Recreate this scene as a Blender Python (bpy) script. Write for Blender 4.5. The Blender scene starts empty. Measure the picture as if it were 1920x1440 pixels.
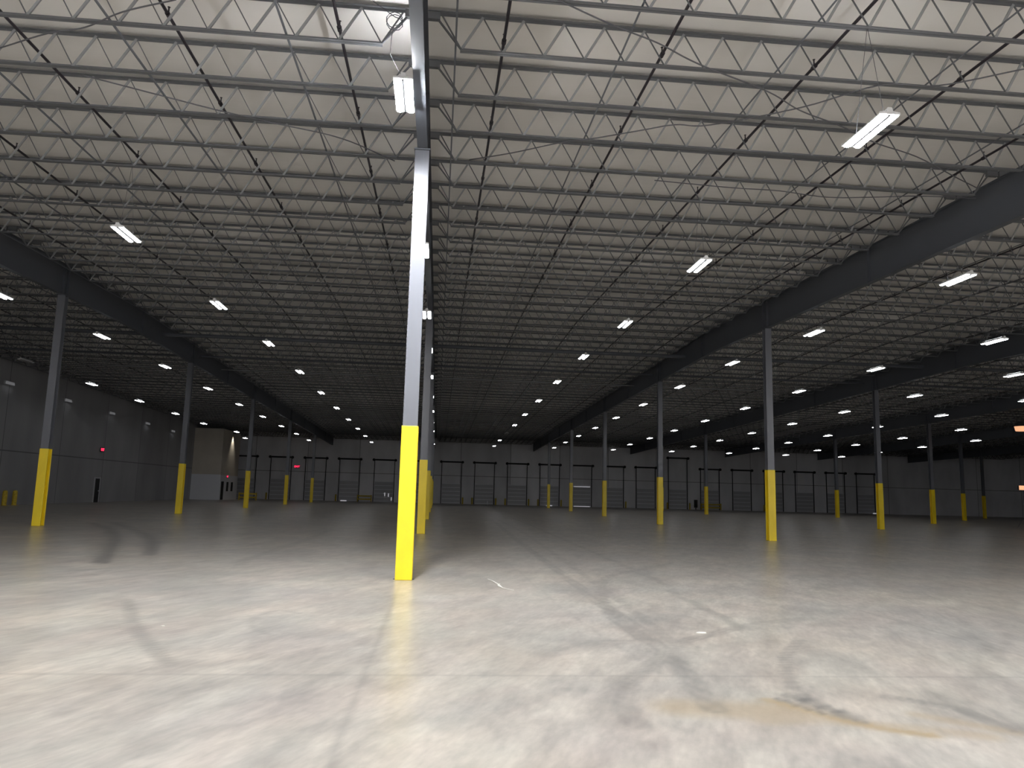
import bpy, math, random
import numpy as np
from mathutils import Vector, Matrix

random.seed(7)
rng = np.random.default_rng(7)
S = bpy.context.scene
COL = S.collection
PI = math.pi

# ------------------------------------------------------------------ camera
EYE = 1.757
F_PX, PITCH, ROLL, YAW = 1433.46, 0.14218, 0.02557, 0.0939
cp, sp, cy, sy, cr, sr = math.cos(PITCH), math.sin(PITCH), math.cos(YAW), math.sin(YAW), math.cos(ROLL), math.sin(ROLL)
fwd = Vector((sy * cp, cy * cp, sp))
r0 = Vector((cy, -sy, 0)); u0 = Vector((-sy * sp, -cy * sp, cp))
rgt = r0 * cr + u0 * sr
upv = -r0 * sr + u0 * cr
cam_d = bpy.data.cameras.new('camera'); cam = bpy.data.objects.new('camera', cam_d); COL.objects.link(cam)
cam.matrix_world = Matrix(((rgt.x, upv.x, -fwd.x, 0), (rgt.y, upv.y, -fwd.y, 0), (rgt.z, upv.z, -fwd.z, EYE), (0, 0, 0, 1)))
cam_d.sensor_width = 36; cam_d.lens = F_PX / 1920 * 36; cam_d.clip_start = .05; cam_d.clip_end = 400
S.camera = cam

def px(p):
    d = Vector(p) - Vector((0, 0, EYE)); z = d.dot(fwd)
    if z < .3: return (-9999, -9999, z)
    return (960 + F_PX * d.dot(rgt) / z, 720 - F_PX * d.dot(upv) / z, z)

# ------------------------------------------------------------------ world, view
w = bpy.data.worlds.new('world'); S.world = w; w.use_nodes = True
w.node_tree.nodes['Background'].inputs[0].default_value = (.5, .55, .65, 1)
w.node_tree.nodes['Background'].inputs[1].default_value = 0.0
S.view_settings.view_transform = 'Standard'; S.view_settings.look = 'None'
S.view_settings.gamma = 1; S.view_settings.use_curve_mapping = False
S.view_settings.exposure = 0.0
try:
    S.cycles.use_denoising = True; S.cycles.max_bounces = 7; S.cycles.diffuse_bounces = 5; S.cycles.glossy_bounces = 3
    S.cycles.sample_clamp_indirect = 4.0; S.cycles.use_light_tree = True; S.cycles.caustics_reflective = False
except Exception: pass

# lamp radiance for each level (the lamps near the camera run at full power, the rest are dimmed)
LEVEL = {'bright': 1450.0, 'full': 500.0, 'mid': 150.0, 'low': 62.0, 'dim': 25.0}

# ------------------------------------------------------------------ grid of the building
X0, SX, SY, Y0 = -0.5868, 15.1926, 16.8519, 15.8342
HL, YR, S1, S2 = 8.5724, 39.07, .02457, .01749
YL, XL = 11.4406, -0.031
J0, JS = 13.0628, SY / 10
HB, HT, HGB, HGT = 1.8251, 2.5564, 1.0377, 2.3167
XJ = .7247
YF, YB = Y0 + 6 * SY, Y0 - 2 * SY + 2.0      # far wall, wall behind the camera
XW, XE = X0 - 2 * SX, X0 + 8 * SX            # left wall, right wall
def roof(y): return -((YR - y) * S1 if y < YR else (y - YR) * S2)

# ------------------------------------------------------------------ helpers
class MB:
    """collects boxes, bars and tubes into one mesh"""
    def __init__(s): s.v, s.f, s.m = [], [], []
    def add(s, vs, fs, mi=0):
        b = len(s.v); s.v += [tuple(v) for v in vs]; s.f += [tuple(b + i for i in f) for f in fs]; s.m += [mi] * len(fs); return s
    def box(s, a, b, mi=0):
        x0, y0, z0 = a; x1, y1, z1 = b
        return s.add([(x0, y0, z0), (x1, y0, z0), (x1, y1, z0), (x0, y1, z0), (x0, y0, z1), (x1, y0, z1), (x1, y1, z1), (x0, y1, z1)],
                     [(0, 3, 2, 1), (4, 5, 6, 7), (0, 1, 5, 4), (1, 2, 6, 5), (2, 3, 7, 6), (3, 0, 4, 7)], mi)
    def bar(s, p, q, wd, dp, side=(0, 1, 0), mi=0):
        p, q = Vector(p), Vector(q); d = (q - p).normalized(); u = Vector(side)
        u = (u - d * u.dot(d)).normalized(); n = d.cross(u)
        vs = [c + u * a * wd / 2 + n * b * dp / 2 for c in (p, q) for a, b in ((-1, -1), (1, -1), (1, 1), (-1, 1))]
        return s.add(vs, [(3, 2, 1, 0), (4, 5, 6, 7), (0, 1, 5, 4), (1, 2, 6, 5), (2, 3, 7, 6), (3, 0, 4, 7)], mi)
    def tube(s, pts, r, n=8, mi=0):
        pts = [Vector(p) for p in pts]; rings = []
        for i, p in enumerate(pts):
            d = (pts[min(i + 1, len(pts) - 1)] - pts[max(i - 1, 0)]).normalized()
            a = Vector((0, 0, 1)) if abs(d.z) < .9 else Vector((1, 0, 0))
            u = d.cross(a).normalized(); v = d.cross(u)
            rr = r[i] if isinstance(r, (list, tuple)) else r
            rings.append([p + (u * math.cos(2 * PI * k / n) + v * math.sin(2 * PI * k / n)) * rr for k in range(n)])
        vs = [v for rg in rings for v in rg]
        fs = [(i * n + k, i * n + (k + 1) % n, (i + 1) * n + (k + 1) % n, (i + 1) * n + k) for i in range(len(pts) - 1) for k in range(n)]
        fs += [tuple(range(n))[::-1], tuple((len(pts) - 1) * n + k for k in range(n))]
        return s.add(vs, fs, mi)
    def prism(s, poly, z0, z1, mi=0, axis='z'):
        n = len(poly)
        f = {'z': lambda a, b, c: (a, b, c), 'y': lambda a, b, c: (a, c, b), 'x': lambda a, b, c: (c, a, b)}[axis]
        vs = [f(a, b, z0) for a, b in poly] + [f(a, b, z1) for a, b in poly]
        fs = [(i, (i + 1) % n, n + (i + 1) % n, n + i) for i in range(n)] + [tuple(range(n))[::-1], tuple(range(n, 2 * n))]
        return s.add(vs, fs, mi)
    def mesh(s, name):
        me = bpy.data.meshes.new(name); me.from_pydata(s.v, [], s.f)
        if any(s.m): me.polygons.foreach_set('material_index', s.m)
        me.update(); return me
    def build(s, name, mats, parent=None, loc=(0, 0, 0), bevel=0):
        me = s.mesh(name)
        for m in (mats if isinstance(mats, (list, tuple)) else [mats]): me.materials.append(m)
        o = bpy.data.objects.new(name, me); COL.objects.link(o); o.location = loc
        if parent: o.parent = parent
        if bevel:
            b = o.modifiers.new('bevel', 'BEVEL'); b.width = bevel; b.segments = 2; b.limit_method = 'ANGLE'
        return o

def tag(o, label=None, cat=None, group=None, kind=None):
    if label: o['label'] = label
    if cat: o['category'] = cat
    if group: o['group'] = group
    if kind: o['kind'] = kind
    return o
def thing(name, label, cat, loc=(0, 0, 0), group=None, rz=0):
    o = bpy.data.objects.new(name, None); COL.objects.link(o); o.location = loc; o.rotation_euler = (0, 0, rz)
    o.empty_display_size = .2
    return tag(o, label, cat, group)
def dup(root, loc, label, group=None, rz=None, scale=None):
    r = root.copy(); COL.objects.link(r); r.location = loc; r['label'] = label
    if group: r['group'] = group
    if rz is not None: r.rotation_euler = (0, 0, rz)
    for ch in list(root.children):
        c = ch.copy(); COL.objects.link(c); c.parent = r
        for g in list(ch.children):
            d = g.copy(); COL.objects.link(d); d.parent = c
    return r
_o1 = 'first second third fourth fifth sixth seventh eighth ninth tenth eleventh twelfth thirteenth fourteenth fifteenth sixteenth seventeenth eighteenth nineteenth'.split()
_tens = {20: 'twent', 30: 'thirt', 40: 'fort', 50: 'fift', 60: 'sixt', 70: 'sevent'}
def nth(n):
    if n < 20: return _o1[n - 1]
    t = n // 10 * 10
    return _tens[t] + 'ieth' if n == t else _tens[t] + 'y-' + _o1[n - t - 1]

# ------------------------------------------------------------------ materials
def mat(name, col, rough=.5, metal=0, spec=.5, emit=None, estr=0, noise=None, bump=None, coat=0):
    """noise=(scale, amount, (sx,sy,sz)) varies the colour, bump=(scale, strength)"""
    m = bpy.data.materials.new(name); m.use_nodes = True; nt = m.node_tree; b = nt.nodes['Principled BSDF']
    b.inputs['Base Color'].default_value = (*col, 1); b.inputs['Roughness'].default_value = rough
    b.inputs['Metallic'].default_value = metal; b.inputs['Specular IOR Level'].default_value = spec
    if coat: b.inputs['Coat Weight'].default_value = coat; b.inputs['Coat Roughness'].default_value = .15
    if emit: b.inputs['Emission Color'].default_value = (*emit, 1); b.inputs['Emission Strength'].default_value = estr
    if noise or bump:
        tc = nt.nodes.new('ShaderNodeTexCoord')
    if noise:
        sc, amt, st = noise
        mp = nt.nodes.new('ShaderNodeMapping'); mp.inputs['Scale'].default_value = st
        n = nt.nodes.new('ShaderNodeTexNoise'); n.inputs['Scale'].default_value = sc; n.inputs['Detail'].default_value = 5
        r = nt.nodes.new('ShaderNodeMapRange'); r.inputs[1].default_value = .3; r.inputs[2].default_value = .7
        r.inputs[3].default_value = 1 - amt; r.inputs[4].default_value = 1 + amt
        mx = nt.nodes.new('ShaderNodeVectorMath'); mx.operation = 'SCALE'; mx.inputs[0].default_value = col
        nt.links.new(tc.outputs['Object'], mp.inputs[0]); nt.links.new(mp.outputs[0], n.inputs['Vector'])
        nt.links.new(n.outputs[0], r.inputs[0]); nt.links.new(r.outputs[0], mx.inputs['Scale']); nt.links.new(mx.outputs[0], b.inputs['Base Color'])
    if bump:
        n = nt.nodes.new('ShaderNodeTexNoise'); n.inputs['Scale'].default_value = bump[0]; n.inputs['Detail'].default_value = 3
        bp = nt.nodes.new('ShaderNodeBump'); bp.inputs['Strength'].default_value = bump[1]; bp.inputs['Distance'].default_value = .02
        nt.links.new(tc.outputs['Object'], n.inputs['Vector']); nt.links.new(n.outputs[0], bp.inputs['Height']); nt.links.new(bp.outputs[0], b.inputs['Normal'])
    return m

M = {}
M['steel'] = mat('painted_grey_steel', (.115, .122, .14), .45, 0, .4, noise=(2, .08, (1, 1, 1)))
M['column'] = mat('painted_column_steel', (.13, .135, .153), .32, 0, .5, noise=(2, .05, (1, 1, .3)))
M['joist'] = mat('primed_joist_steel', (.13, .135, .145), .5, 0, .4)
M['angle'] = mat('lit_web_angle', (.30, .31, .32), .45, 0, .4)  # paler joist steel: light on the flat web angles put into the colour
M['girder'] = mat('girder_paint', (.082, .089, .104), .5, 0, .4)
M['yellow'] = mat('safety_yellow', (.92, .68, .015), .4, 0, .5, noise=(3, .06, (1, 1, .4)), coat=.2)
M['yellow2'] = mat('worn_safety_yellow', (.55, .40, .03), .5, 0, .4, noise=(8, .25, (1, 1, 1)))
M['pipe'] = mat('black_iron_pipe', (.018, .014, .02), .45, 0, .5)
M['conduit'] = mat('galvanised_conduit', (.42, .43, .44), .4, .6, .5)
M['cable'] = mat('grey_cable', (.09, .09, .1), .5, 0, .4)
M['housing'] = mat('white_enamel_housing', (.75, .75, .75), .4, 0, .5)
M['dark'] = mat('dark_gap', (.02, .02, .022), .7, 0, .3)
M['beige'] = mat('beige_wallboard', (.60, .55, .47), .6, 0, .3, noise=(.5, .08, (1, 1, 1)))
M['greyboard'] = mat('light_grey_wallboard', (.78, .79, .83), .5, 0, .3)
M['door'] = mat('steel_door_grey', (.50, .505, .53), .4, 0, .5)
M['doorrib'] = mat('galvanised_door_rib', (.75, .76, .8), .3, .0, .5)
M['black'] = mat('black_rubber', (.02, .02, .02), .6, 0, .3)
M['strap'] = mat('pale_plastic_strap', (.85, .84, .78), .35, 0, .5)
M['red'] = mat('exit_letters_red', (.6, .02, .06), .5, emit=(1, .03, .1), estr=2.2)
M['signbox'] = mat('exit_sign_box', (.05, .05, .05), .5)
M['glintglow'] = mat('painted_glint', (.3, .3, .3), .5, emit=(.95, .93, 1), estr=.32)  # glow standing in for glints and reflected lines near the dock doors
M['warm'] = mat('warm_lamp_lens', (.8, .4, .2), .5, emit=(1, .50, .27), estr=.95)
M['wallglow'] = mat('wall_patch_glow', (.3, .3, .3), .5, emit=(1, 1, 1.05), estr=.09)  # glow standing in for soft light patches on the left wall
M['off'] = mat('unlit_lens', (.45, .45, .47), .3, 0, .5)
for k, v in LEVEL.items():
    M['lens_' + k] = mat('lit_lens_' + k, (.9, .9, .9), .5, emit=(.95, .97, 1.0), estr=v)

# ceiling facing: white vinyl insulation
M['deck'] = mat('white_vinyl_roof_facing', (.80, .785, .755), .55, 0, .3, noise=(.35, .05, (1, 1, 1)), bump=(1.2, .25))

def concrete_wall(name, axis, col, pitch, off, seam_z, band=.04):
    m = bpy.data.materials.new(name); m.use_nodes = True; nt = m.node_tree; b = nt.nodes['Principled BSDF']; L = nt.links
    tc = nt.nodes.new('ShaderNodeTexCoord'); sx = nt.nodes.new('ShaderNodeSeparateXYZ'); L.new(tc.outputs['Object'], sx.inputs[0])
    def mth(op, a, bb=None, c=None):
        n = nt.nodes.new('ShaderNodeMath'); n.operation = op
        for i, v in enumerate((a, bb, c)):
            if v is None: continue
            if isinstance(v, (int, float)): n.inputs[i].default_value = v
            else: L.new(v, n.inputs[i])
        return n.outputs[0]
    u = sx.outputs[axis]; z = sx.outputs[2]
    t = mth('DIVIDE', mth('SUBTRACT', u, off), pitch)
    fr = mth('ABSOLUTE', mth('SUBTRACT', mth('FRACT', t), .5))
    joint = mth('GREATER_THAN', fr, .5 - band / pitch / 1.0)
    seam = mth('LESS_THAN', mth('ABSOLUTE', mth('SUBTRACT', z, seam_z)), .045)
    idx = mth('FLOOR', t)
    rnd = mth('FRACT', mth('MULTIPLY', mth('SINE', mth('MULTIPLY', idx, 12.9898)), 43758.5))
    nz = nt.nodes.new('ShaderNodeTexNoise'); nz.inputs['Scale'].default_value = .35; nz.inputs['Detail'].default_value = 6
    mp = nt.nodes.new('ShaderNodeMapping'); mp.inputs['Scale'].default_value = (1, 1, .4)
    L.new(tc.outputs['Object'], mp.inputs[0]); L.new(mp.outputs[0], nz.inputs['Vector'])
    k = mth('MULTIPLY_ADD', nz.outputs[0], .7, .65)
    k = mth('MULTIPLY', k, mth('MULTIPLY_ADD', rnd, .25, .87))
    k = mth('MULTIPLY', k, mth('SUBTRACT', 1.0, mth('MULTIPLY', mth('MAXIMUM', joint, seam), .6)))
    sc = nt.nodes.new('ShaderNodeVectorMath'); sc.operation = 'SCALE'; sc.inputs[0].default_value = col
    L.new(k, sc.inputs['Scale']); L.new(sc.outputs[0], b.inputs['Base Color'])
    b.inputs['Roughness'].default_value = .38; b.inputs['Specular IOR Level'].default_value = .45
    return m
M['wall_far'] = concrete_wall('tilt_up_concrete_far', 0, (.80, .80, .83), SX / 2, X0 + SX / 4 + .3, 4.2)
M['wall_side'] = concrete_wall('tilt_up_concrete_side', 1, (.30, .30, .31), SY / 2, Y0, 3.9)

# ------------------------------------------------------------------ floor
MARKS = {  # traced wheel and scuff marks on the slab: world points, half width, darkness
 'L1':([(-15.23,36.14),(-12.92,32.15),(-10.73,27.4),(-8.98,22.81),(-7.37,18.23)],.2,.85),
 'L2':([(-14.39,36.6),(-10.95,30.09),(-8.72,25.22),(-7.14,20.47)],.2,.85),
 'L3':([(-11.16,32.94),(-9.1,27.98)],.14,.4),
 'L4':([(-4.51,33.55),(-4.42,26.53),(-4.53,20.22),(-4.34,18.14)],.16,.35),
 'L5':([(-4.62,12.53),(-3.75,10.43),(-3.08,9.09),(-2.58,8.18)],.10,.4),
 'L6':([(-1.88,11.42),(-2.22,11.64),(-2.39,10.93),(-2.17,10.13),(-1.75,9.62)],.05,.3),
 'L7':([(-7.38,14.24),(-7.01,15.1),(-6.2,16.66),(-5.29,19.02)],.12,.25),
 'R1':([(6.47,20.8),(5.01,18.68),(3.92,17.1),(3.16,14.67),(2.8,12.57),(2.64,11.01),(2.65,9.63)],.12,.45),
 'T1':([(3.62,46.43),(3.21,32.33),(2.82,15.04),(2.72,9.3),(2.4,6.56)],.13,.42),
 'T2':([(4.16,51.12),(4.0,34.77),(3.25,15.07),(2.95,9.3)],.10,.32),
 'T3':([(5.66,57.43),(4.84,19.05),(4.48,14.41),(4.29,10.45)],.10,.32),
 'R2':([(5.52,11.42),(4.63,10.9),(3.71,10.11),(3.07,9.47),(2.43,8.41),(2.01,7.68),(1.71,6.9),(1.61,6.34),(1.64,6.12)],.12,.36),
 'R3':([(4.69,9.71),(4.05,8.73),(3.68,7.94),(3.41,7.09),(3.44,6.56),(3.52,6.28)],.08,.45),
 'R3b':([(3.30,7.0),(3.38,6.7),(3.50,6.38)],.10,.8), 'R3c':([(3.1,6.9),(3.3,6.45),(3.5,6.2)],.05,.6),
 'R4':([(4.2,6.95),(4.58,6.6),(4.59,6.32),(4.66,5.96)],.10,.5),
 'R5':([(1.44,8.94),(1.95,9.5),(2.57,9.59)],.05,.3),
 'X1':([(2.3,13.2),(3.4,8.2),(4.2,5.2)],.03,.25),
 'X2':([(1.9,20),(2.05,12),(2.3,8.3),(2.5,6.8)],.03,.25),
}
JOINTS = [('y', 7.75, 8), ('x', X0 - .04, 0), ('x', X0 + SX / 2, 0), ('x', X0 - SX / 2, 0), ('y', Y0 - .2, 0), ('y', Y0 + SY / 2, 0)]
STAINS = [([(2.15, 6.62), (2.6, 6.55), (3.1, 6.5)], .30, .55), ([(2.75, 6.30), (3.3, 6.35)], .20, .5), ([(3.0, 6.85), (3.2, 6.5), (3.35, 6.25), (3.6, 6.0), (3.85, 5.85)], .09, .95),
          ([(3.3, 6.2), (3.9, 6.0), (4.3, 5.8)], .12, .45), ([(4.1, 6.4), (4.6, 5.9)], .10, .5)]
def seg_dist(px_, py_, pts):
    d = np.full(px_.shape, 1e9)
    for (ax, ay), (bx, by) in zip(pts[:-1], pts[1:]):
        vx, vy = bx - ax, by - ay; L2 = vx * vx + vy * vy
        t = np.clip(((px_ - ax) * vx + (py_ - ay) * vy) / L2, 0, 1)
        d = np.minimum(d, np.hypot(px_ - ax - t * vx, py_ - ay - t * vy))
    return d
def smooth(pts, n=6):
    P = [Vector((x, y, 0)) for x, y in pts]; P = [P[0] * 2 - P[1]] + P + [P[-1] * 2 - P[-2]]; out = []
    for i in range(1, len(P) - 2):
        for k in range(n):
            t = k / n; a, b, c, d = P[i - 1:i + 3]
            q = .5 * ((2 * b) + (c - a) * t + (2 * a - 5 * b + 4 * c - d) * t * t + (3 * b - a - 3 * c + d) * t ** 3); out.append((q.x, q.y))
    out.append((P[-2].x, P[-2].y)); return out
def build_floor():
    xs = np.concatenate([np.linspace(XW - .3, -27, 4), np.arange(-26, -8, .25), np.arange(-8, 9, .06), np.arange(9, 30, .25), np.linspace(31, XE + .3, 10)])
    ys = np.concatenate([np.linspace(YB - .3, 2, 6), np.arange(3, 14, .06), np.arange(14, 44, .22), np.linspace(45, YF + .3, 14)])
    nx, ny = len(xs), len(ys)
    gx, gy = np.meshgrid(xs, ys); gx = gx.ravel(); gy = gy.ravel()
    co = np.stack([gx, gy, np.zeros_like(gx)], 1)
    i = (np.arange(ny - 1)[:, None] * nx + np.arange(nx - 1)[None]).ravel()
    quads = np.stack([i, i + 1, i + nx + 1, i + nx], 1)
    me = bpy.data.meshes.new('floor'); me.vertices.add(len(co)); me.vertices.foreach_set('co', co.ravel())
    me.loops.add(quads.size); me.loops.foreach_set('vertex_index', quads.ravel())
    me.polygons.add(len(quads)); me.polygons.foreach_set('loop_start', np.arange(len(quads)) * 4)
    me.update(calc_edges=True)
    rub = np.zeros(len(co))
    for pts, hw, a in MARKS.values():
        pp = smooth(pts); ax = np.array(pp)
        sel = (gx > ax[:, 0].min() - 1) & (gx < ax[:, 0].max() + 1) & (gy > ax[:, 1].min() - 1) & (gy < ax[:, 1].max() + 1)
        d = seg_dist(gx[sel], gy[sel], pp)
        edge = np.clip((hw * 1.15 - d) / (hw * .5), 0, 1)
        ribs = .75 + .25 * np.cos(d / hw * 9)
        rub[sel] = np.maximum(rub[sel], edge * min(1, a * 1.1) * ribs)
    jo = np.zeros(len(co))
    for ax, v, _ in JOINTS:
        d = np.abs((gx if ax == 'x' else gy) - v)
        jo = np.maximum(jo, np.clip(1.4 - d / .035, 0, 1))
    st = np.zeros(len(co))
    for pts, hw, a in STAINS:
        sel = (gx > 1) & (gx < 6) & (gy < 8)
        d = seg_dist(gx[sel], gy[sel], smooth(pts))
        st[sel] = np.maximum(st[sel], np.clip((1.25 * hw - d) / (.8 * hw), 0, 1) * a)
    for n, arr in (('rubber', rub), ('joint', jo), ('stain', st)):
        at = me.attributes.new(n, 'FLOAT', 'POINT'); at.data.foreach_set('value', arr.astype(np.float32))
    m = bpy.data.materials.new('sealed_concrete'); m.use_nodes = True; nt = m.node_tree; b = nt.nodes['Principled BSDF']; L = nt.links
    tc = nt.nodes.new('ShaderNodeTexCoord')
    def noise(scale, st, detail=6, rot=0, dist=0):
        m0 = nt.nodes.new('ShaderNodeMapping'); m0.inputs['Rotation'].default_value = (0, 0, rot); L.new(tc.outputs['Object'], m0.inputs[0])
        mp = nt.nodes.new('ShaderNodeMapping'); mp.inputs['Scale'].default_value = st
        n = nt.nodes.new('ShaderNodeTexNoise'); n.inputs['Scale'].default_value = scale; n.inputs['Detail'].default_value = detail
        n.inputs['Distortion'].default_value = dist
        L.new(m0.outputs[0], mp.inputs[0]); L.new(mp.outputs[0], n.inputs['Vector']); return n.outputs[0]
    def ramp(src, p0, c0, p1, c1):
        r = nt.nodes.new('ShaderNodeValToRGB'); e = r.color_ramp.elements
        e[0].position, e[0].color = p0, (*c0, 1); e[1].position, e[1].color = p1, (*c1, 1); L.new(src, r.inputs[0]); return r.outputs[0]
    def mix(f, a, bb, mode='MIX'):
        n = nt.nodes.new('ShaderNodeMix'); n.data_type = 'RGBA'; n.blend_type = mode
        for k, v in ((0, f), (6, a), (7, bb)):
            if isinstance(v, tuple): n.inputs[k].default_value = (*v, 1)
            elif isinstance(v, float): n.inputs[k].default_value = v
            else: L.new(v, n.inputs[k])
        return n.outputs[2]
    def attr(n):
        a = nt.nodes.new('ShaderNodeAttribute'); a.attribute_name = n; return a.outputs['Fac']
    base = ramp(noise(.33, (1, 1, 1), 4), .36, (.350, .328, .300), .64, (.405, .371, .322))
    tint = ramp(noise(1.1, (1, .55, 1), 4, .5, .4), .36, (.98, 1.0, .99), .64, (1.02, .99, .975))
    c = mix(1.0, base, tint, 'MULTIPLY')
    blot = ramp(noise(.8, (1, .6, 1), 6, .3, .6), .33, (.84, .84, .85), .67, (1.10, 1.09, 1.08))
    c = mix(1.0, c, blot, 'MULTIPLY')
    strk = ramp(noise(2.6, (1.6, .55, 1), 5, .38, .3), .30, (.78, .78, .79), .70, (1.16, 1.16, 1.16))
    c = mix(1.0, c, strk, 'MULTIPLY')
    fine = ramp(noise(9.0, (1.8, .5, 1), 3, .38), .28, (.86, .86, .86), .72, (1.12, 1.12, 1.12))
    c = mix(1.0, c, fine, 'MULTIPLY')
    c = mix(attr('stain'), c, mix(noise(3, (1, 1, 1)), (.30, .215, .115), (.35, .29, .20)))
    brk = nt.nodes.new('ShaderNodeMath'); brk.operation = 'MULTIPLY'; L.new(attr('rubber'), brk.inputs[0])
    rr = nt.nodes.new('ShaderNodeMapRange'); rr.inputs[1].default_value = .3; rr.inputs[2].default_value = .6; rr.inputs[3].default_value = .6; rr.inputs[4].default_value = 1
    L.new(noise(3.5, (1, 1, 1), 5), rr.inputs[0]); L.new(rr.outputs[0], brk.inputs[1])
    c = mix(brk.outputs[0], c, (.10, .098, .095))
    jm = nt.nodes.new('ShaderNodeMath'); jm.operation = 'MULTIPLY'; jm.inputs[1].default_value = .28; L.new(attr('joint'), jm.inputs[0])
    c = mix(jm.outputs[0], c, (.12, .115, .11))
    L.new(c, b.inputs['Base Color'])
    b.inputs['Roughness'].default_value = .30
    b.inputs['Specular IOR Level'].default_value = .5
    bp = nt.nodes.new('ShaderNodeBump'); bp.inputs['Strength'].default_value = .12; bp.inputs['Distance'].default_value = .01
    L.new(noise(5, (1, 1, 1), 5), bp.inputs['Height']); L.new(bp.outputs[0], b.inputs['Normal'])
    me.materials.append(m)
    o = bpy.data.objects.new('floor', me); COL.objects.link(o)
    tag(o, 'worn grey sealed concrete slab with curved tyre marks', 'floor', kind='structure')
build_floor()
mb = MB().box((XW - .3, YB - .3, -.3), (XE + .3, YF + .3, -.02)); o = mb.build('floor_slab', M['wall_far']); tag(o, 'concrete slab edge below the sealed floor', 'floor', kind='structure')

# ------------------------------------------------------------------ roof facing, walls
def build_ceiling():
    ys = np.concatenate([[YB - .3], np.arange(J0 - 12 * JS, YF + .3, JS / 6), [YR, YF + .3]]); ys = np.unique(np.round(ys, 4)); ys = ys[(ys >= YB - .3)]
    prof = []
    for y in ys:
        ph = ((y - J0) / JS) % 1.0
        sag = .05 * math.sin(PI * ph) ** 1.0
        prof.append((y, HL + HT + .03 + roof(y) - sag + .05))
    xs = [XW - .3, XE + .3]
    vs = [(x, y, z) for y, z in prof for x in xs] + [(x, y, HL + HT + .6) for y in (YB - .3, YF + .3) for x in xs]
    fs = [(2 * i, 2 * i + 2, 2 * i + 3, 2 * i + 1) for i in range(len(prof) - 1)]
    n = 2 * len(prof); fs.append((n, n + 1, n + 3, n + 2))
    fs.append((0, 1, n + 1, n)); fs.append((n - 2, n + 2, n + 3, n - 1))
    o = MB().add(vs, fs).build('ceiling', M['deck'])
    tag(o, 'pale roof deck facing sagging softly between the joists', 'ceiling', kind='structure')
build_ceiling()
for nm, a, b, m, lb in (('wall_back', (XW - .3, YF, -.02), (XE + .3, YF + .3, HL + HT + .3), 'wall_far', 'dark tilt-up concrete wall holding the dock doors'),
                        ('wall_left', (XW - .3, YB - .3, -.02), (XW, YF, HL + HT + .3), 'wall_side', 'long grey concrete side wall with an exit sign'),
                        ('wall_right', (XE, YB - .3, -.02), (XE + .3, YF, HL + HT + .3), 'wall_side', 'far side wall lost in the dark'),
                        ('wall_front', (XW, YB - .3, -.02), (XE, YB, HL + HT + .3), 'wall_far', 'concrete wall behind the viewer')):
    tag(MB().box(a, b).build(nm, M[m]), lb, 'wall', kind='structure')

# ------------------------------------------------------------------ columns
def hsec(w, d, tf, tw):
    a, b = w / 2, d / 2; t = tw / 2
    return [(-a, -b), (a, -b), (a, -b + tf), (t, -b + tf), (t, b - tf), (a, b - tf), (a, b), (-a, b), (-a, b - tf), (-t, b - tf), (-t, -b + tf), (-a, -b + tf)]
ROW = {-1: 'row left of the near column', 0: 'central row', 1: 'first row right of the near column', 2: 'second row right of the near column',
       3: 'third row right of the near column', 4: 'fourth row right of the near column', 5: 'fifth row right of the near column'}
def column(r, k):
    x, y = X0 + r * SX, Y0 + k * SY; top = HL + HGB + roof(y)
    if (r, k) == (0, 0): lb = 'nearest grey steel column, brightly lit, with a tall yellow base guard'
    else: lb = f'grey steel column with yellow base, {nth(k + 1 if r == 0 else 1 + k - {-1:1,1:1,2:2,3:3,4:4,5:5}[r])} back in the {ROW[r]}'
    if (r, k) in ((-1, 0), (1, 0), (2, 1), (3, 2)): lb = f'grey steel column with yellow base standing just outside the picture in the {ROW[r]}'
    if r == 5: lb = 'dim grey steel column with yellow base, the one nearest the far right'
    t = thing('steel_column', lb, 'column', (x, y, 0), 'steel columns carrying the roof girders')
    MB().prism(hsec(.30, .30, .022, .016), .0, top - .03).build('shaft', M['column'], t)
    MB().prism(hsec(.34, .34, .055, .07), .0, 3.07).build('base_guard', M['yellow'], t, bevel=.012)
    MB().box((-.17, -.2, top - .03), (.17, .2, top)).build('cap_plate', M['girder'], t)
    for s in (-1, 1):
        MB().box((s * .19 - .02 if s > 0 else -.21, -.05, 0), (.21 if s > 0 else -.17, .05, .012)).build('anchor_lug', M['steel'], t)
    return t
COLS = []
for r in range(-1, 6):
    for k in range(0, 6):
        x, y = X0 + r * SX, Y0 + k * SY
        q = px((x, y, 1.5)); q2 = px((x, y, 8))
        if (-25 < q[0] < 1945 or -25 < q2[0] < 1945) or (r, k) in ((-1, 0), (1, 0), (2, 1), (3, 2)): column(r, k); COLS.append((r, k))

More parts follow.
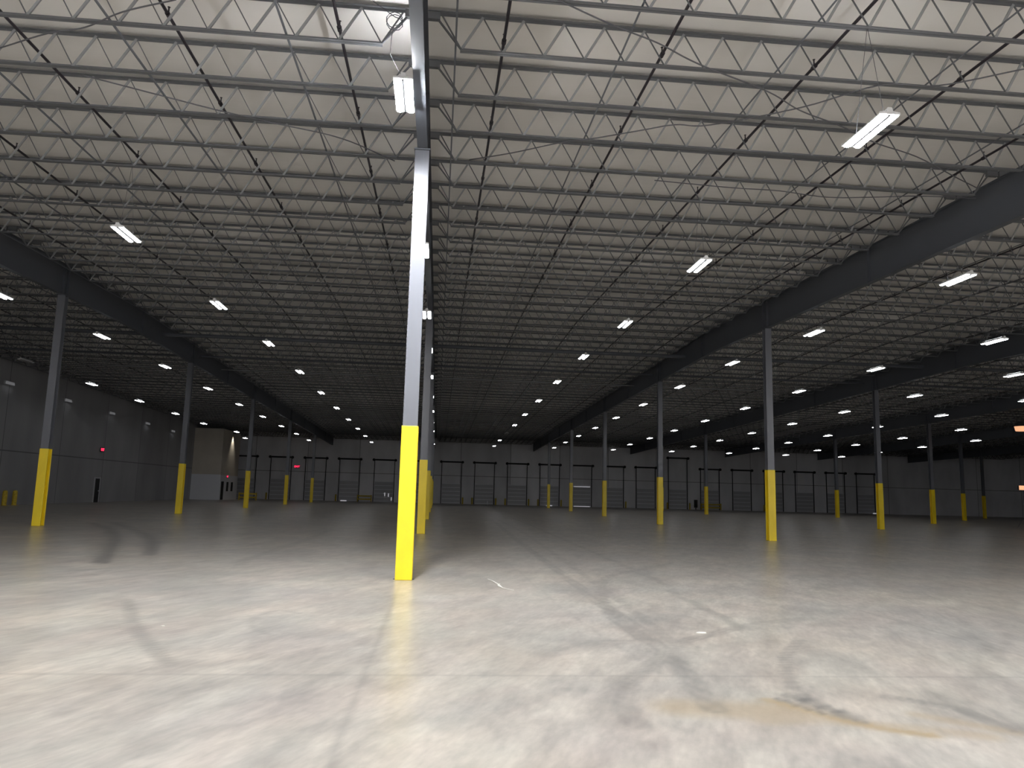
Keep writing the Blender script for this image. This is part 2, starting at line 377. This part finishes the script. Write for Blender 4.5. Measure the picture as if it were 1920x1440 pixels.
# ------------------------------------------------------------------ girders
def girder(r, k):
    ya, yb = Y0 + k * SY + .01, Y0 + (k + 1) * SY - .01
    yb = min(yb, YF - .02)
    ys = [ya] + ([YR] if ya < YR < yb else []) + [yb]
    dz = HGB + HL; H = HGT - HGB
    rowname = {-1: 'left of the near column', 0: 'over the near column row', 1: 'over the first right-hand column row', 2: 'over the second right-hand column row',
               3: 'over the third right-hand column row', 4: 'over the fourth right-hand column row', 5: 'over the fifth right-hand column row'}[r]
    t = thing('roof_girder', f'deep dark grey steel girder {rowname}, {nth(k + 3)} span back', 'girder', (X0 + r * SX, ya, 0), 'girders running away from the camera')
    def strip(x0, x1, z0, z1):
        m = MB()
        for a, b in zip(ys[:-1], ys[1:]):
            ra, rb = dz + roof(a), dz + roof(b)
            m.add([(x0, a - ya, ra + z0), (x1, a - ya, ra + z0), (x1, b - ya, rb + z0), (x0, b - ya, rb + z0), (x0, a - ya, ra + z1), (x1, a - ya, ra + z1), (x1, b - ya, rb + z1), (x0, b - ya, rb + z1)],
                  [(0, 3, 2, 1), (4, 5, 6, 7), (0, 1, 5, 4), (1, 2, 6, 5), (2, 3, 7, 6), (3, 0, 4, 7)])
        return m
    strip(-.105, .105, 0, .025).build('bottom_flange', M['girder'], t)
    strip(-.105, .105, H - .025, H).build('top_flange', M['girder'], t)
    strip(-.009, .009, .025, H - .025).build('web_plate', M['girder'], t)
    for yy in (.18, SY - .25, SY / 2):
        if ya + yy < yb:
            zz = dz + roof(ya + yy)
            MB().box((-.1, yy, zz + .03), (.1, yy + .02, zz + H - .03)).build('stiffener', M['girder'], t)
for r in range(-1, 6):
    for k in range(-2, 6):
        ins = False
        for s in np.linspace(.02, .98, 12):
            q = px((X0 + r * SX, Y0 + (k + s) * SY, HL + HGB + .5 + roof(Y0 + (k + s) * SY)))
            if -900 < q[0] < 2800 and -260 < q[1] < 1440: ins = True
        if ins: girder(r, k)

# ------------------------------------------------------------------ joists
NP = 18
span = SX - 2 * XJ; dx = span / NP; dH = HT - HB
def joist_meshes():
    bc, tcm, wb = MB(), MB(), MB()
    a, b = XJ, SX - XJ
    for s in (-1, 1):      # double angles with a gap
        bc.box((a - .02, s * .034 - .026, .0), (b + .02, s * .034 + .026, .012)); bc.box((a - .02, (s * .008 - .003), .0), (b + .02, (s * .008 + .003), .055))
        tcm.box((.02, s * .038 - .030, dH - .012), (SX - .02, s * .038 + .030, dH)); tcm.box((.02, (s * .008 - .003), dH - .06), (SX - .02, (s * .008 + .003), dH))
    for e in (.02, SX - .32): tcm.box((e, -.045, dH - .155), (e + .30, .045, dH - .012))
    nodes = [a + i * dx for i in range(NP + 1)]
    for i in range(NP):
        m = nodes[i] + dx / 2
        wb.bar((m, 0, dH - .03), (nodes[i], 0, .03), .03, .045, mi=1)              # flat angles
        wb.bar((m, 0, dH - .03), (nodes[i + 1], 0, .03), .020, .020)           # rods
    wb.bar((a - dx / 2, 0, dH - .03), (a, 0, .03), .03, .022); wb.bar((b + dx / 2, 0, dH - .03), (b, 0, .03), .03, .022)
    wb.bar((.22, 0, dH - .06), (a, 0, .03), .04, .03); wb.bar((SX - .22, 0, dH - .06), (b, 0, .03), .04, .03)
    return bc, tcm, wb
bc, tcm, wb = joist_meshes()
BAY = {-2: 'beside the left wall', -1: 'left of the near column', 0: 'right of the near column', 1: 'second right of the near column',
       2: 'third right of the near column', 3: 'fourth right of the near column', 4: 'fifth right of the near column', 5: 'sixth right of the near column'}
cand = []; outer = []
for bay in range(-2, 6):
    for i in range(-5, 61):
        y = J0 + i * JS; z = HL + HB + roof(y)
        if y > YF - .8: continue
        best = 0; edge_ = 0
        for s in np.linspace(0, 1, 16):
            q = px((X0 + (bay + s) * SX, y, z + dH / 2))
            if -5 < q[0] < 1925 and -15 < q[1] < 1440: best = max(best, 1 / q[2])
            if -420 < q[0] < 2340 and -330 < q[1] < 1440: edge_ = 1
        if best: cand.append((best, bay, i))
        elif edge_: outer.append((0, bay, i))
cand.sort(reverse=True)
proto = None; cnt = {}
near = sorted(cand[:300], key=lambda c: (c[1], c[2]))
for _, bay, i in near:
    y = J0 + i * JS; z = HL + HB + roof(y); cnt[bay] = cnt.get(bay, 0) + 1
    lb = f'grey open-web roof joist, {nth(cnt[bay])} back in the bay {BAY[bay]}'
    loc = (X0 + bay * SX, y, z)
    if proto is None:
        proto = thing('roof_joist', lb, 'joist', loc, 'open-web roof joists')
        bc.build('bottom_chord', M['joist'], proto); tcm.build('top_chord', M['joist'], proto); wb.build('web_lattice', [M['joist'], M['angle']], proto)
    else: dup(proto, loc, lb)
far = cand[300:] + outer
if far:
    V = []; Fq = []; off = 0
    lite = MB()
    for src in (bc, tcm, wb):
        lite.add(src.v, src.f)
    v = np.array(lite.v); f = np.array(lite.f)
    for _, bay, i in far:
        y = J0 + i * JS; V.append(v + np.array([X0 + bay * SX, y, HL + HB + roof(y)])); Fq.append(f + off); off += len(v)
    V = np.concatenate(V); Fq = np.concatenate(Fq)
    me = bpy.data.meshes.new('distant_joists'); me.vertices.add(len(V)); me.vertices.foreach_set('co', V.ravel())
    me.loops.add(Fq.size); me.loops.foreach_set('vertex_index', Fq.ravel()); me.polygons.add(len(Fq)); me.polygons.foreach_set('loop_start', np.arange(len(Fq)) * 4)
    me.update(calc_edges=True); me.materials.append(M['joist'])
    o = bpy.data.objects.new('distant_joists', me); COL.objects.link(o)
    tag(o, 'small distant roof joists over the far dark bays and round the edges', 'joists', kind='stuff')

# ------------------------------------------------------------------ pipes and bridging along the roof
def roofline(x, dz, y0, y1): return [(x, y, HL + dz + roof(y)) for y in ([y0] + ([YR] if y0 < YR < y1 else []) + [y1])]
def inview(x, dz, y0, y1):
    ys = [y for y in np.linspace(y0, y1, 60) if (lambda q: -5 < q[0] < 1925 and -5 < q[1] < 1440)(px((x, y, HL + dz + roof(y))))]
    return ys
np_ = 0
def side(n): return 'left' if n < 0 else 'right'
PIPEX = [X0 + (n + .5) * SX / 5 for n in range(-10, 26)]
lp = [x for x in PIPEX if x < X0][::-1]; rp = [x for x in PIPEX if x > X0]
for sd, lst in (('left', lp), ('right', rp)):
    for n, x in enumerate(lst):
        if not inview(x, HB + .38, 9, YF - 2): continue
        t = thing('sprinkler_pipe', f'thin black sprinkler pipe running along the roof, {nth(n + 1)} to the {sd} of the near column', 'pipe', (0, 0, 0), 'black sprinkler branch pipes')
        MB().tube(roofline(x, HB + .38, 8.2, YF - 1.2), .030, 8).build('pipe', M['pipe'], t)
        m = MB()
        for y in np.arange(9.9, 60, 3.37):
            z = HL + HB + .38 + roof(y); m.tube([(x, y - .06, z), (x, y + .06, z)], .045, 8); m.tube([(x, y, z + .02), (x, y, z + .14), (x, y, z + .15)], [.014, .014, .03], 6)
        m.build('couplings_and_heads', M['pipe'], t)['kind'] = 'stuff'
BRX = [X0 + .62 + n * SX / 5 for n in range(-10, 25)]
for sd, lst in (('left', [x for x in BRX if x < X0][::-1]), ('right', [x for x in BRX if x > X0])):
    for n, x in enumerate(lst):
        if not inview(x, HB, 9, YF - 2): continue
        m = MB()
        for a, b in zip(roofline(x, HB + .058, 8.2, YF - 1)[:-1], roofline(x, HB + .058, 8.2, YF - 1)[1:]): m.bar(a, b, .035, .006, (1, 0, 0)); m.bar((a[0] + .012, a[1], a[2] + .015), (b[0] + .012, b[1], b[2] + .015), .005, .03, (1, 0, 0))
        tag(m.build('joist_bridging', M['steel']), f'slim grey bridging running across the joists, {nth(n + 1)} line {sd} of the near column', 'bridging', 'bridging lines tying the joists together')
# cross mains
for y, r_, mm, lb, x0, x1, dz in ((44.2, .11, 'girder', 'thick dark sprinkler main crossing the roof beyond the ridge', XW + .1, XE - .1, HB - .13),
                              (50.9, .07, 'girder', 'thinner dark pipe crossing the roof behind the thick main', XW + .1, XE - .1, HB - .09),
                              (56.2, .03, 'conduit', 'thin pale conduit crossing the roof behind both dark pipes', -24.0, 24.0, HB - .04)):
    z = HL + dz + roof(y)
    o = MB().tube([(x0, y, z), (x1, y, z)], r_, 12).build('roof_pipe', M[mm]); tag(o, lb, 'pipe')

# loose electrical cables lying over the bottom chords (positions along the joists)
CAB = [([(1.64,11.27),(2.68,11.79),(3.61,12.26),(4.52,12.77),(6.21,13.6),(7.16,14.19),(8.42,14.81),(9.48,15.37),(10.92,16.01),(12.48,16.89),(13.5,17.51)], 'taut grey cable slanting from the near column out over the right bay'),
       ([(10.44,12.12),(9.27,12.85),(8.21,13.05),(7.11,14.08),(5.59,15.17),(4.83,15.21),(4.18,15.66),(3.2,16.17),(2.53,16.56),(1.48,17.23),(.49,17.87)], 'loose pale cable draped past the first lamp right of the near column'),
       ([(-8.44,14.15),(-7.25,13.45),(-6.5,13.2),(-5.63,12.58),(-4.61,12.14)], 'short faint cable high over the left bay near the picture top'),
       ([(-7.37,14.96),(-6.27,15.43),(-5.11,16.08),(-3.85,16.52),(-2.52,17.13),(-1.35,18.17)], 'thin faint cable sagging toward the near column from the left bay'),
       ([(5.3,18.4),(7.36,18.48),(8.71,18.56),(10.12,18.71),(11.39,18.57),(12.38,18.24),(14.01,18.2)], 'thin cable running level beneath the right bay joists to the girder')]
def smooth3(P, n=6):
    P = [Vector(p) for p in P]; P = [P[0] * 2 - P[1]] + P + [P[-1] * 2 - P[-2]]; out = []
    for i in range(1, len(P) - 2):
        for k in range(n):
            t = k / n; a, b, c, d = P[i - 1:i + 3]; out.append(.5 * ((2 * b) + (c - a) * t + (2 * a - 5 * b + 4 * c - d) * t * t + (3 * b - a - 3 * c + d) * t ** 3))
    out.append(P[-2]); return out
for pts, lb in CAB:
    P = [(x, y, HL + HB - .025 + roof(y) - (.03 if i % 2 else 0)) for i, (x, y) in enumerate(pts)]
    o = MB().tube(smooth3(P), .014, 6).build('roof_cable', M['cable']); tag(o, lb, 'cable')

# ------------------------------------------------------------------ high-bay lamps
def lamp_proto(level, under_girder):
    t = thing('high_bay_lamp', 'x', 'ceiling lamp', (0, 0, 0), 'twin-strip high-bay lamps')
    L = 1.16; h = MB()
    # shallow white reflector pan with raised middle channel
    prof = [(-.165, .012), (-.165, .03), (-.135, .062), (-.05, .075), (-.045, .11), (.045, .11), (.05, .075), (.135, .062), (.165, .03), (.165, .012)]
    h.prism(prof, -L / 2, L / 2, axis='y')
    h.build('housing', M['housing'], t)
    MB().prism([(-.014, -.008), (.014, -.008), (.022, .012), (-.022, .012)], -L / 2 + .02, L / 2 - .02, axis='y').build('middle_channel', M['dark'], t)
    for s in (-1, 1):
        n = 7; arc = [(s * .100 + .056 * math.cos(a), .012 - .028 * math.sin(a) ** .7) for a in np.linspace(0, PI, n)]
        m = MB(); m.prism(arc[::-1], -L / 2 + .015, L / 2 - .015, axis='y'); m.build('lens', M['off'] if level == 'off' else M['lens_' + level], t)
        m = MB(); m.box((-.17, s * (L / 2) - .012, .014), (.17, s * (L / 2) + .012, .05)); m.prism([(-.06, .04), (.06, .04), (.035, .13), (-.035, .13)], s * (L / 2) - .012, s * (L / 2) + .012, axis='y')
        m.build('end_cap', M['housing'], t)
        end = (.17, s * .42, .145) if level == 'bright' else (0, s * .42, HGB + .004) if under_girder else (0, J0 - JS - YL + s * .01, HB + .01)
        m = MB(); m.tube([(0, s * .42, .105), end], .005, 5); m.build('hanger_wire', M['cable'], t)
    if level != 'off':
        m = MB(); m.box((-.03, -L / 2 + .1, .110), (.03, L / 2 - .1, .116)); m.build('uplight_slot', UPM[level], t)
    return t
UPM = {k: mat('uplight_' + k, (.9, .9, .9), .5, emit=(.95, .97, 1), estr=v * (.12 if k == 'bright' else .40)) for k, v in LEVEL.items()}
LEVELS = {(m_, j_): 'full' for m_ in range(-4, 8) for j_ in (-1, -2, -3) if abs(X0 + m_ * SX / 2) < 60 and m_ > -4}
LEVELS.update({(0, 0): 'bright', (0, -1): 'full', (1, -1): 'full', (-1, -1): 'full', (0, -2): 'mid', (1, 0): 'low', (-1, 0): 'mid', (2, 0): 'low', (-2, 0): 'low',
          (2, -1): 'mid', (-2, -1): 'mid', (0, 1): 'low', (-1, 1): 'dim', (1, 8): 'off', (-3, 4): 'off', (0, 2): 'dim', (10, 8): 'mid', (1, -1): 'full', (2, -1): 'full', (-2, -1): 'full', (0, -2): 'full', (1, 0): 'mid', (3, 0): 'mid', (4, 0): 'mid', (2, 0): 'mid', (-2, 0): 'mid', (-3, 0): 'mid'})
LROW = {0: 'central lamp row', -1: 'first lamp row left of the near column', -2: 'second lamp row left of the near column', -3: 'third lamp row left of the near column'}
for n in range(1, 8): LROW[n] = f'{nth(n)} lamp row right of the near column'
protos = {}; lcount = {}
for m_ in range(-3, 11):
    for j in range(-3, 12):
        x, y = X0 + XL + m_ * SX / 2, YL + j * SY / 2; z = HL + roof(y)
        q = px((x, y, z)); vis = -30 < q[0] < 1950 and -30 < q[1] < 1440
        if (m_, j) in LEVELS: lv = LEVELS[(m_, j)]
        elif vis and m_ <= 7 and j <= 10: lv = 'dim'
        else: continue
        if (m_, j) == (-3, 9): x += 1.1
        if (m_, j) == (0, 0): x, y, z = -.86, 13.13, 8.83
        if vis: lcount[m_] = lcount.get(m_, 0) + 1
        if (m_, j) == (0, 0): lb = 'brightest glaring white lamp hanging just left of the near column'
        elif lv == 'off': lb = f'unlit grey lamp, {nth(lcount[m_])} back in the {LROW[m_]}'
        elif vis: lb = f'lit white high-bay lamp, {nth(lcount[m_])} back in the {LROW.get(m_, "far row")}'
        else: lb = f'lit lamp above and outside the picture, lamp row {nth(m_ + 4)} from the left wall, {nth(j + 4)} along'
        key = (lv, m_ % 2 == 0)
        if key not in protos:
            protos[key] = lamp_proto(*key); protos[key].location = (x, y, z); protos[key]['label'] = lb
        else: dup(protos[key], (x, y, z), lb)

# coiled lead of the bright lamp
zj = HL + HB + roof(YL)
pts = [(-.86, 12.7, 8.94), (-.95, 12.4, 8.93), (-1.05, 12.0, 8.95), (-1.0, YL + .1, 9.0)]
c0 = Vector((X0 - .38, YL, HL + 1.35 + roof(YL)))
for k in range(0, 26):
    a = -PI / 2 + k * 2 * PI / 10; pts.append(tuple(c0 + Vector((math.cos(a) * .13, .02 * k / 3, math.sin(a) * .13))))
pts.append((X0 - .75, YL + .2, HL + 1.75 + roof(YL)))
o = MB().tube(pts, .007, 5).build('lamp_lead', M['cable']); tag(o, 'thin looped power lead hanging above the brightest lamp', 'cable')

# ------------------------------------------------------------------ dock doors on the far wall
DX = [-28.2, -23.1, -18.05, -13.05, -7.9, -2.9, 2.17, 7.17, 12.17, 17.17, 22.2, 27.2, 32.2, 37.3, 42.45, 47.6, 52.8, 57.85, 63.0, 68.0]
def dock_door(n, x):
    high = abs(x - 37.3) < .1; zt = 7.8 if high else 6.2
    d = thing('door_%d' % (n + 1), f'grey ribbed overhead dock door, {nth(n + 1)} from the left along the far wall', 'dock door', (x, YF, 0))
    d['kind'] = 'structure'
    m = MB().box((-1.37, -.06, 0), (1.37, -.005, 3.05)); pn = m.build('door_leaf', M['door'], d)
    m = MB()
    for i in range(6): z = .1 + i * .57; m.box((-1.34, -.085, z), (1.34, -.06, z + .10))
    m.build('stiffening_ribs', M['doorrib'], pn)
    for s in (-1, 1):
        MB().box((s * 1.5 - .05, -.12, 0), (s * 1.5 + .05, -.005, zt)).build('vertical_track', M['dark'], d)
    sh = MB().box((-1.72, -.35, zt - .05), (1.72, -.12, zt + .17)).build('lift_shaft', M['dark'], d)
    for s in (-1, 1): MB().tube([(s * 1.62, -.36, zt + .06), (s * 1.62, -.1, zt + .06)], .2, 14).build('cable_drum', M['dark'], sh)
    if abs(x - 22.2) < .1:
        for z in (.02, 3.0): MB().box((-1.25, -.1, z), (1.25, -.062, z + .09)).build('reflection_strip', M['glintglow'], pn)  # glowing strips paint the bright reflected lines on this door
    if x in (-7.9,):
        for xx, z in ((.15, .9), (.7, .8), (1.15, .25)): MB().box((xx, -.1, z), (xx + .12, -.087, z + .5)).build('door_glint', M['glintglow'], pn)  # small glowing pieces paint the white glints on this door
    if x == 7.17: MB().box((.45, -.5, 0), (.6, -.35, .55)).build('wheel_chock', M['doorrib'], d)
for n, x in enumerate(DX): dock_door(n, x)
gl = 0
for x, s in ((2.17, 1), (7.17, -1), (7.17, 1), (12.17, -1), (12.17, 1), (17.17, -1), (17.17, 1), (27.2, 1), (37.3, -1), (37.3, 1), (52.8, -1), (-13.05, -1), (-23.1, -1)):
    gl += 1
    t = thing('dock_bollard', f'short yellow bollard at the {"right" if s > 0 else "left"} side of the {nth(DX.index(x) + 1)} dock door', 'bollard', (x + s * 1.78, YF - .45, 0), 'yellow bollards beside the dock doors')
    MB().tube([(0, 0, 0), (0, 0, .92), (0, 0, .98), (0, 0, 1.0)], [.11, .11, .08, .02], 14).build('post', M['yellow2'], t)
    MB().box((-.16, -.16, 0), (.16, .16, .02)).build('foot_plate', M['yellow2'], t)
def rail(x, y, wd, lb, h=1.0):
    t = thing('guard_rail', lb, 'guard rail', (x, y, 0))
    for s in (-1, 1):
        MB().box((s * (wd / 2) - .07, -.07, 0), (s * (wd / 2) + .07, .07, h)).build('post', M['yellow2'], t)
    for z in (.35 * h, .82 * h): MB().box((-wd / 2, -.11, z - .08), (wd / 2, -.04, z + .12)).build('rail', M['yellow2'], t)
rail(-10.6, YF - .9, 2.0, 'low yellow guard rail between two far dock doors left of the near column')
rail(42.3, YF - .9, 3.1, 'wide low yellow guard rail by the far wall right of the tall door track')
rail(-24.8, 105.0, 2.2, 'yellow guard rail standing beside the corner office block')
t = thing('dock_control_box', 'small black control box beside the wide yellow guard rail', 'control box', (40.1, YF - .25, 0))
MB().box((-.22, -.2, .3), (.22, .2, 1.5)).build('box', M['black'], t, bevel=.02); MB().box((-.06, -.06, 0), (.06, .06, .3)).build('pedestal', M['black'], t)
for x, lb in ((-13.6, 'short pale painted glint on the floor by the fourth dock door'), (17.0, 'short pale painted glint on the floor by the tenth dock door'), (68.9, 'short pale painted glint low at the far right')):
    o = MB().box((x - .45, YF - 1.2, .02), (x + .45, YF - 1.12, .16)).build('floor_glint', M['glintglow']); tag(o, lb, 'painted glint')  # glowing bar that paints a short glint near the floor

# ------------------------------------------------------------------ exit signs
def exit_sign(loc, rz, lb, sc=1.0):
    t = thing('exit_sign', lb, 'exit sign', loc, rz=rz)
    bx = MB().box((-.34 * sc, -.05, -.2 * sc), (.34 * sc, .03, .2 * sc)).build('sign_box', M['signbox'], t, bevel=.01)
    cu = bpy.data.curves.new('letters', 'FONT'); cu.body = 'EXIT'; cu.size = .34 * sc; cu.align_x = 'CENTER'; cu.align_y = 'CENTER'; cu.extrude = .004; cu.offset = .008
    tmp = bpy.data.objects.new('letters', cu); COL.objects.link(tmp)
    me = bpy.data.meshes.new_from_object(tmp); bpy.data.objects.remove(tmp); me.materials.clear(); me.materials.append(M['red'])
    c = bpy.data.objects.new('letters', me); COL.objects.link(c); c.parent = bx
    c.location = (0, -.056, 0); c.rotation_euler = (PI / 2, 0, 0)
exit_sign((-20.78, YF - .04, 4.9), 0, 'small glowing red exit sign high on the far wall', 1.15)
exit_sign((XW + .06, 74.2, 4.8), PI / 2, 'small glowing red exit sign high on the left side wall', 1.0)

# ------------------------------------------------------------------ corner office block
OX, OY0, OY1 = -27.4, 101.0, 109.5
t = thing('office_block', 'beige over light grey boxed-in room in the far left corner', 'enclosure', (XW, OY0, 0))
HC = HL + HB + roof(OY1) - .12
MB().box((.01, 0, 3.15), (OX - XW, OY1 - OY0, HC)).build('upper_wallboard', M['beige'], t)
MB().box((.01, -.02, 0), (OX - XW + .02, OY1 - OY0, 3.15)).build('lower_wallboard', M['greyboard'], t)
MB().box((OX - XW + .021, .5, .02), (OX - XW + .06, 1.6, 2.35)).build('entry_door', M['dark'], t)
for yy in (3.0, 5.2): MB().box((OX - XW + .021, yy, 1.1), (OX - XW + .05, yy + .9, 2.3)).build('window_opening', M['dark'], t)
MB().box((.01, -.05, 3.12), (OX - XW + .03, -.02, 3.2)).build('trim_strip', M['greyboard'], t)
exit_sign((OX + .045, 104.0, 3.0), PI / 2, 'small red exit sign on the corner office block', .9)
t = thing('added_downlight', 'small added downlight high on the corner office block', 'added light', (OX + .02, 105.6, HC - .35))  # downlight added so the bright spot on the block has a source
MB().box((0, -.25, .0), (.35, .25, .12)).build('housing', M['signbox'], t)
ld = bpy.data.lights.new('added_beam', 'SPOT'); ld.energy = 260; ld.spot_size = math.radians(75); ld.spot_blend = .8; ld.color = (1, .93, .8); ld.shadow_soft_size = .08
lo = bpy.data.objects.new('added_beam', ld); COL.objects.link(lo); lo.parent = t; lo.location = (.42, 0, -.06); lo.rotation_euler = (0, math.radians(10), 0)

# left wall: exit door, bollards, added boxes glowing as faint light patches
d = thing('door_21', 'dark steel exit door under the exit sign on the left wall', 'door', (XW, 73.9, 0)); d['kind'] = 'structure'
lf = MB().box((.005, -.5, 0), (.05, .5, 2.15)).build('door_leaf', M['dark'], d)
for s in (-1, 1): MB().box((.005, s * .56 - .06, 0), (.09, s * .56 + .06, 2.2)).build('door_frame', M['door'], d)
MB().box((.005, -.62, 2.15), (.09, .62, 2.27)).build('door_head', M['door'], d)
MB().box((.05, .3, 1.0), (.12, .45, 1.06)).build('door_handle', M['doorrib'], lf)
for y, lb in ((57.9, 'dim yellow bollard by the left wall, the one nearer the camera'), (59.2, 'dim yellow bollard by the left wall, the one farther from the camera')):
    t = thing('wall_bollard', lb, 'bollard', (XW + .6, y, 0), 'pair of bollards at the left wall')
    MB().tube([(0, 0, 0), (0, 0, .95), (0, 0, 1.05), (0, 0, 1.08)], [.16, .16, .12, .03], 14).build('post', M['yellow2'], t)
    MB().box((-.2, -.2, 0), (.2, .2, .02)).build('foot_plate', M['yellow2'], t)
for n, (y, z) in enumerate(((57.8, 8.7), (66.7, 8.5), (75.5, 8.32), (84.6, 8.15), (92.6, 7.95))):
    t = thing('wall_light_patch', f'faint added light patch, {nth(n + 1)} along the left concrete wall', 'added light patch', (XW, y, z), 'added light patches high on the left wall')
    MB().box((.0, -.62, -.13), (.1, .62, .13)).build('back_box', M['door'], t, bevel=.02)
    MB().prism([(-.55, -.10), (.55, -.10), (.5, .10), (-.5, .10)], .1, .16, axis='x').build('lens', M['wallglow'], t)  # glowing face imitates a soft patch of light on the wall
    ld = bpy.data.lights.new('added_wash', 'AREA'); ld.shape = 'RECTANGLE'; ld.size = .9; ld.size_y = .06; ld.energy = 0.8; ld.color = (.95, .97, 1)  # added area light that washes the wall below each patch
    lo = bpy.data.objects.new('added_wash', ld); COL.objects.link(lo); lo.parent = t; lo.location = (.3, 0, -.16); lo.rotation_euler = (0, math.radians(-12), PI / 2 * 0)
    ld.size, ld.size_y = .06, .9

# ------------------------------------------------------------------ warm lamps at the right edge
t = thing('warm_pendant_lamp', 'warm orange glowing lamp hanging at the right picture edge', 'pendant lamp', (49.05, 60, 8.35))
MB().tube([(0, 0, .1), (0, 0, .45), (0, 0, .5)], [.62, .4, .05], 20).build('shade', M['signbox'], t)
MB().tube([(0, 0, -.28), (0, 0, .1)], [.5, .58], 20).build('glowing_lens', M['warm'], t)
MB().tube([(0, 0, .5), (0, 0, 1.6)], .012, 6).build('cord', M['cable'], t)
t = thing('tripod_work_light', 'warm orange work light on a thin stand at the right picture edge', 'work light', (48.75, 60, 0))
MB().tube([(0, 0, .3), (0, 0, 3.1)], .025, 8).build('mast', M['steel'], t)
for a in (0, 2.1, 4.2): MB().tube([(0, 0, .9), (math.cos(a) * .6, math.sin(a) * .6, .02)], .018, 6).build('leg', M['steel'], t)
MB().box((-.42, -.05, 3.1), (.42, .1, 3.5)).build('lamp_head', M['signbox'], t); MB().box((-.4, -.08, 3.12), (.4, -.05, 3.48)).build('lamp_lens', M['warm'], t)

# ------------------------------------------------------------------ scraps on the floor
def scrap(pts, wd, lb):
    m = MB(); P = smooth3([(x, y, .006 + .012 * math.sin(i * 2.1) ** 2) for i, (x, y) in enumerate(pts)], 5)
    for a, b in zip(P[:-1], P[1:]): m.bar(a, b, wd, .002, (1, 0, 0))
    o = m.build('plastic_strap', M['strap']); tag(o, lb, 'strap scrap')
scrap([(1.12, 16.1), (1.2, 15.6), (1.26, 15.1), (1.30, 14.6)], .028, 'longer pale plastic strap scrap on the floor right of the near column')
scrap([(1.30, 15.3), (1.24, 14.9), (1.33, 14.5), (1.48, 14.3)], .022, 'shorter curled pale strap scrap touching the longer one')
def chip(x, y, r, lb):
    n = 7; poly = [(x + math.cos(a) * r * (1 + .3 * math.sin(3 * a + x)), y + math.sin(a) * r * .6) for a in np.linspace(0, 2 * PI, n, endpoint=False)]
    o = MB().prism(poly, .001, .008).build('paper_scrap', M['strap']); tag(o, lb, 'scrap')
chip(3.55, 10.15, .07, 'small white paper scrap on the floor in front of the right column')
chip(-5.6, 9.6, .05, 'small white scrap on the floor at the left side')
chip(-3.35, 10.3, .02, 'tiny white speck of paper left of the near column')
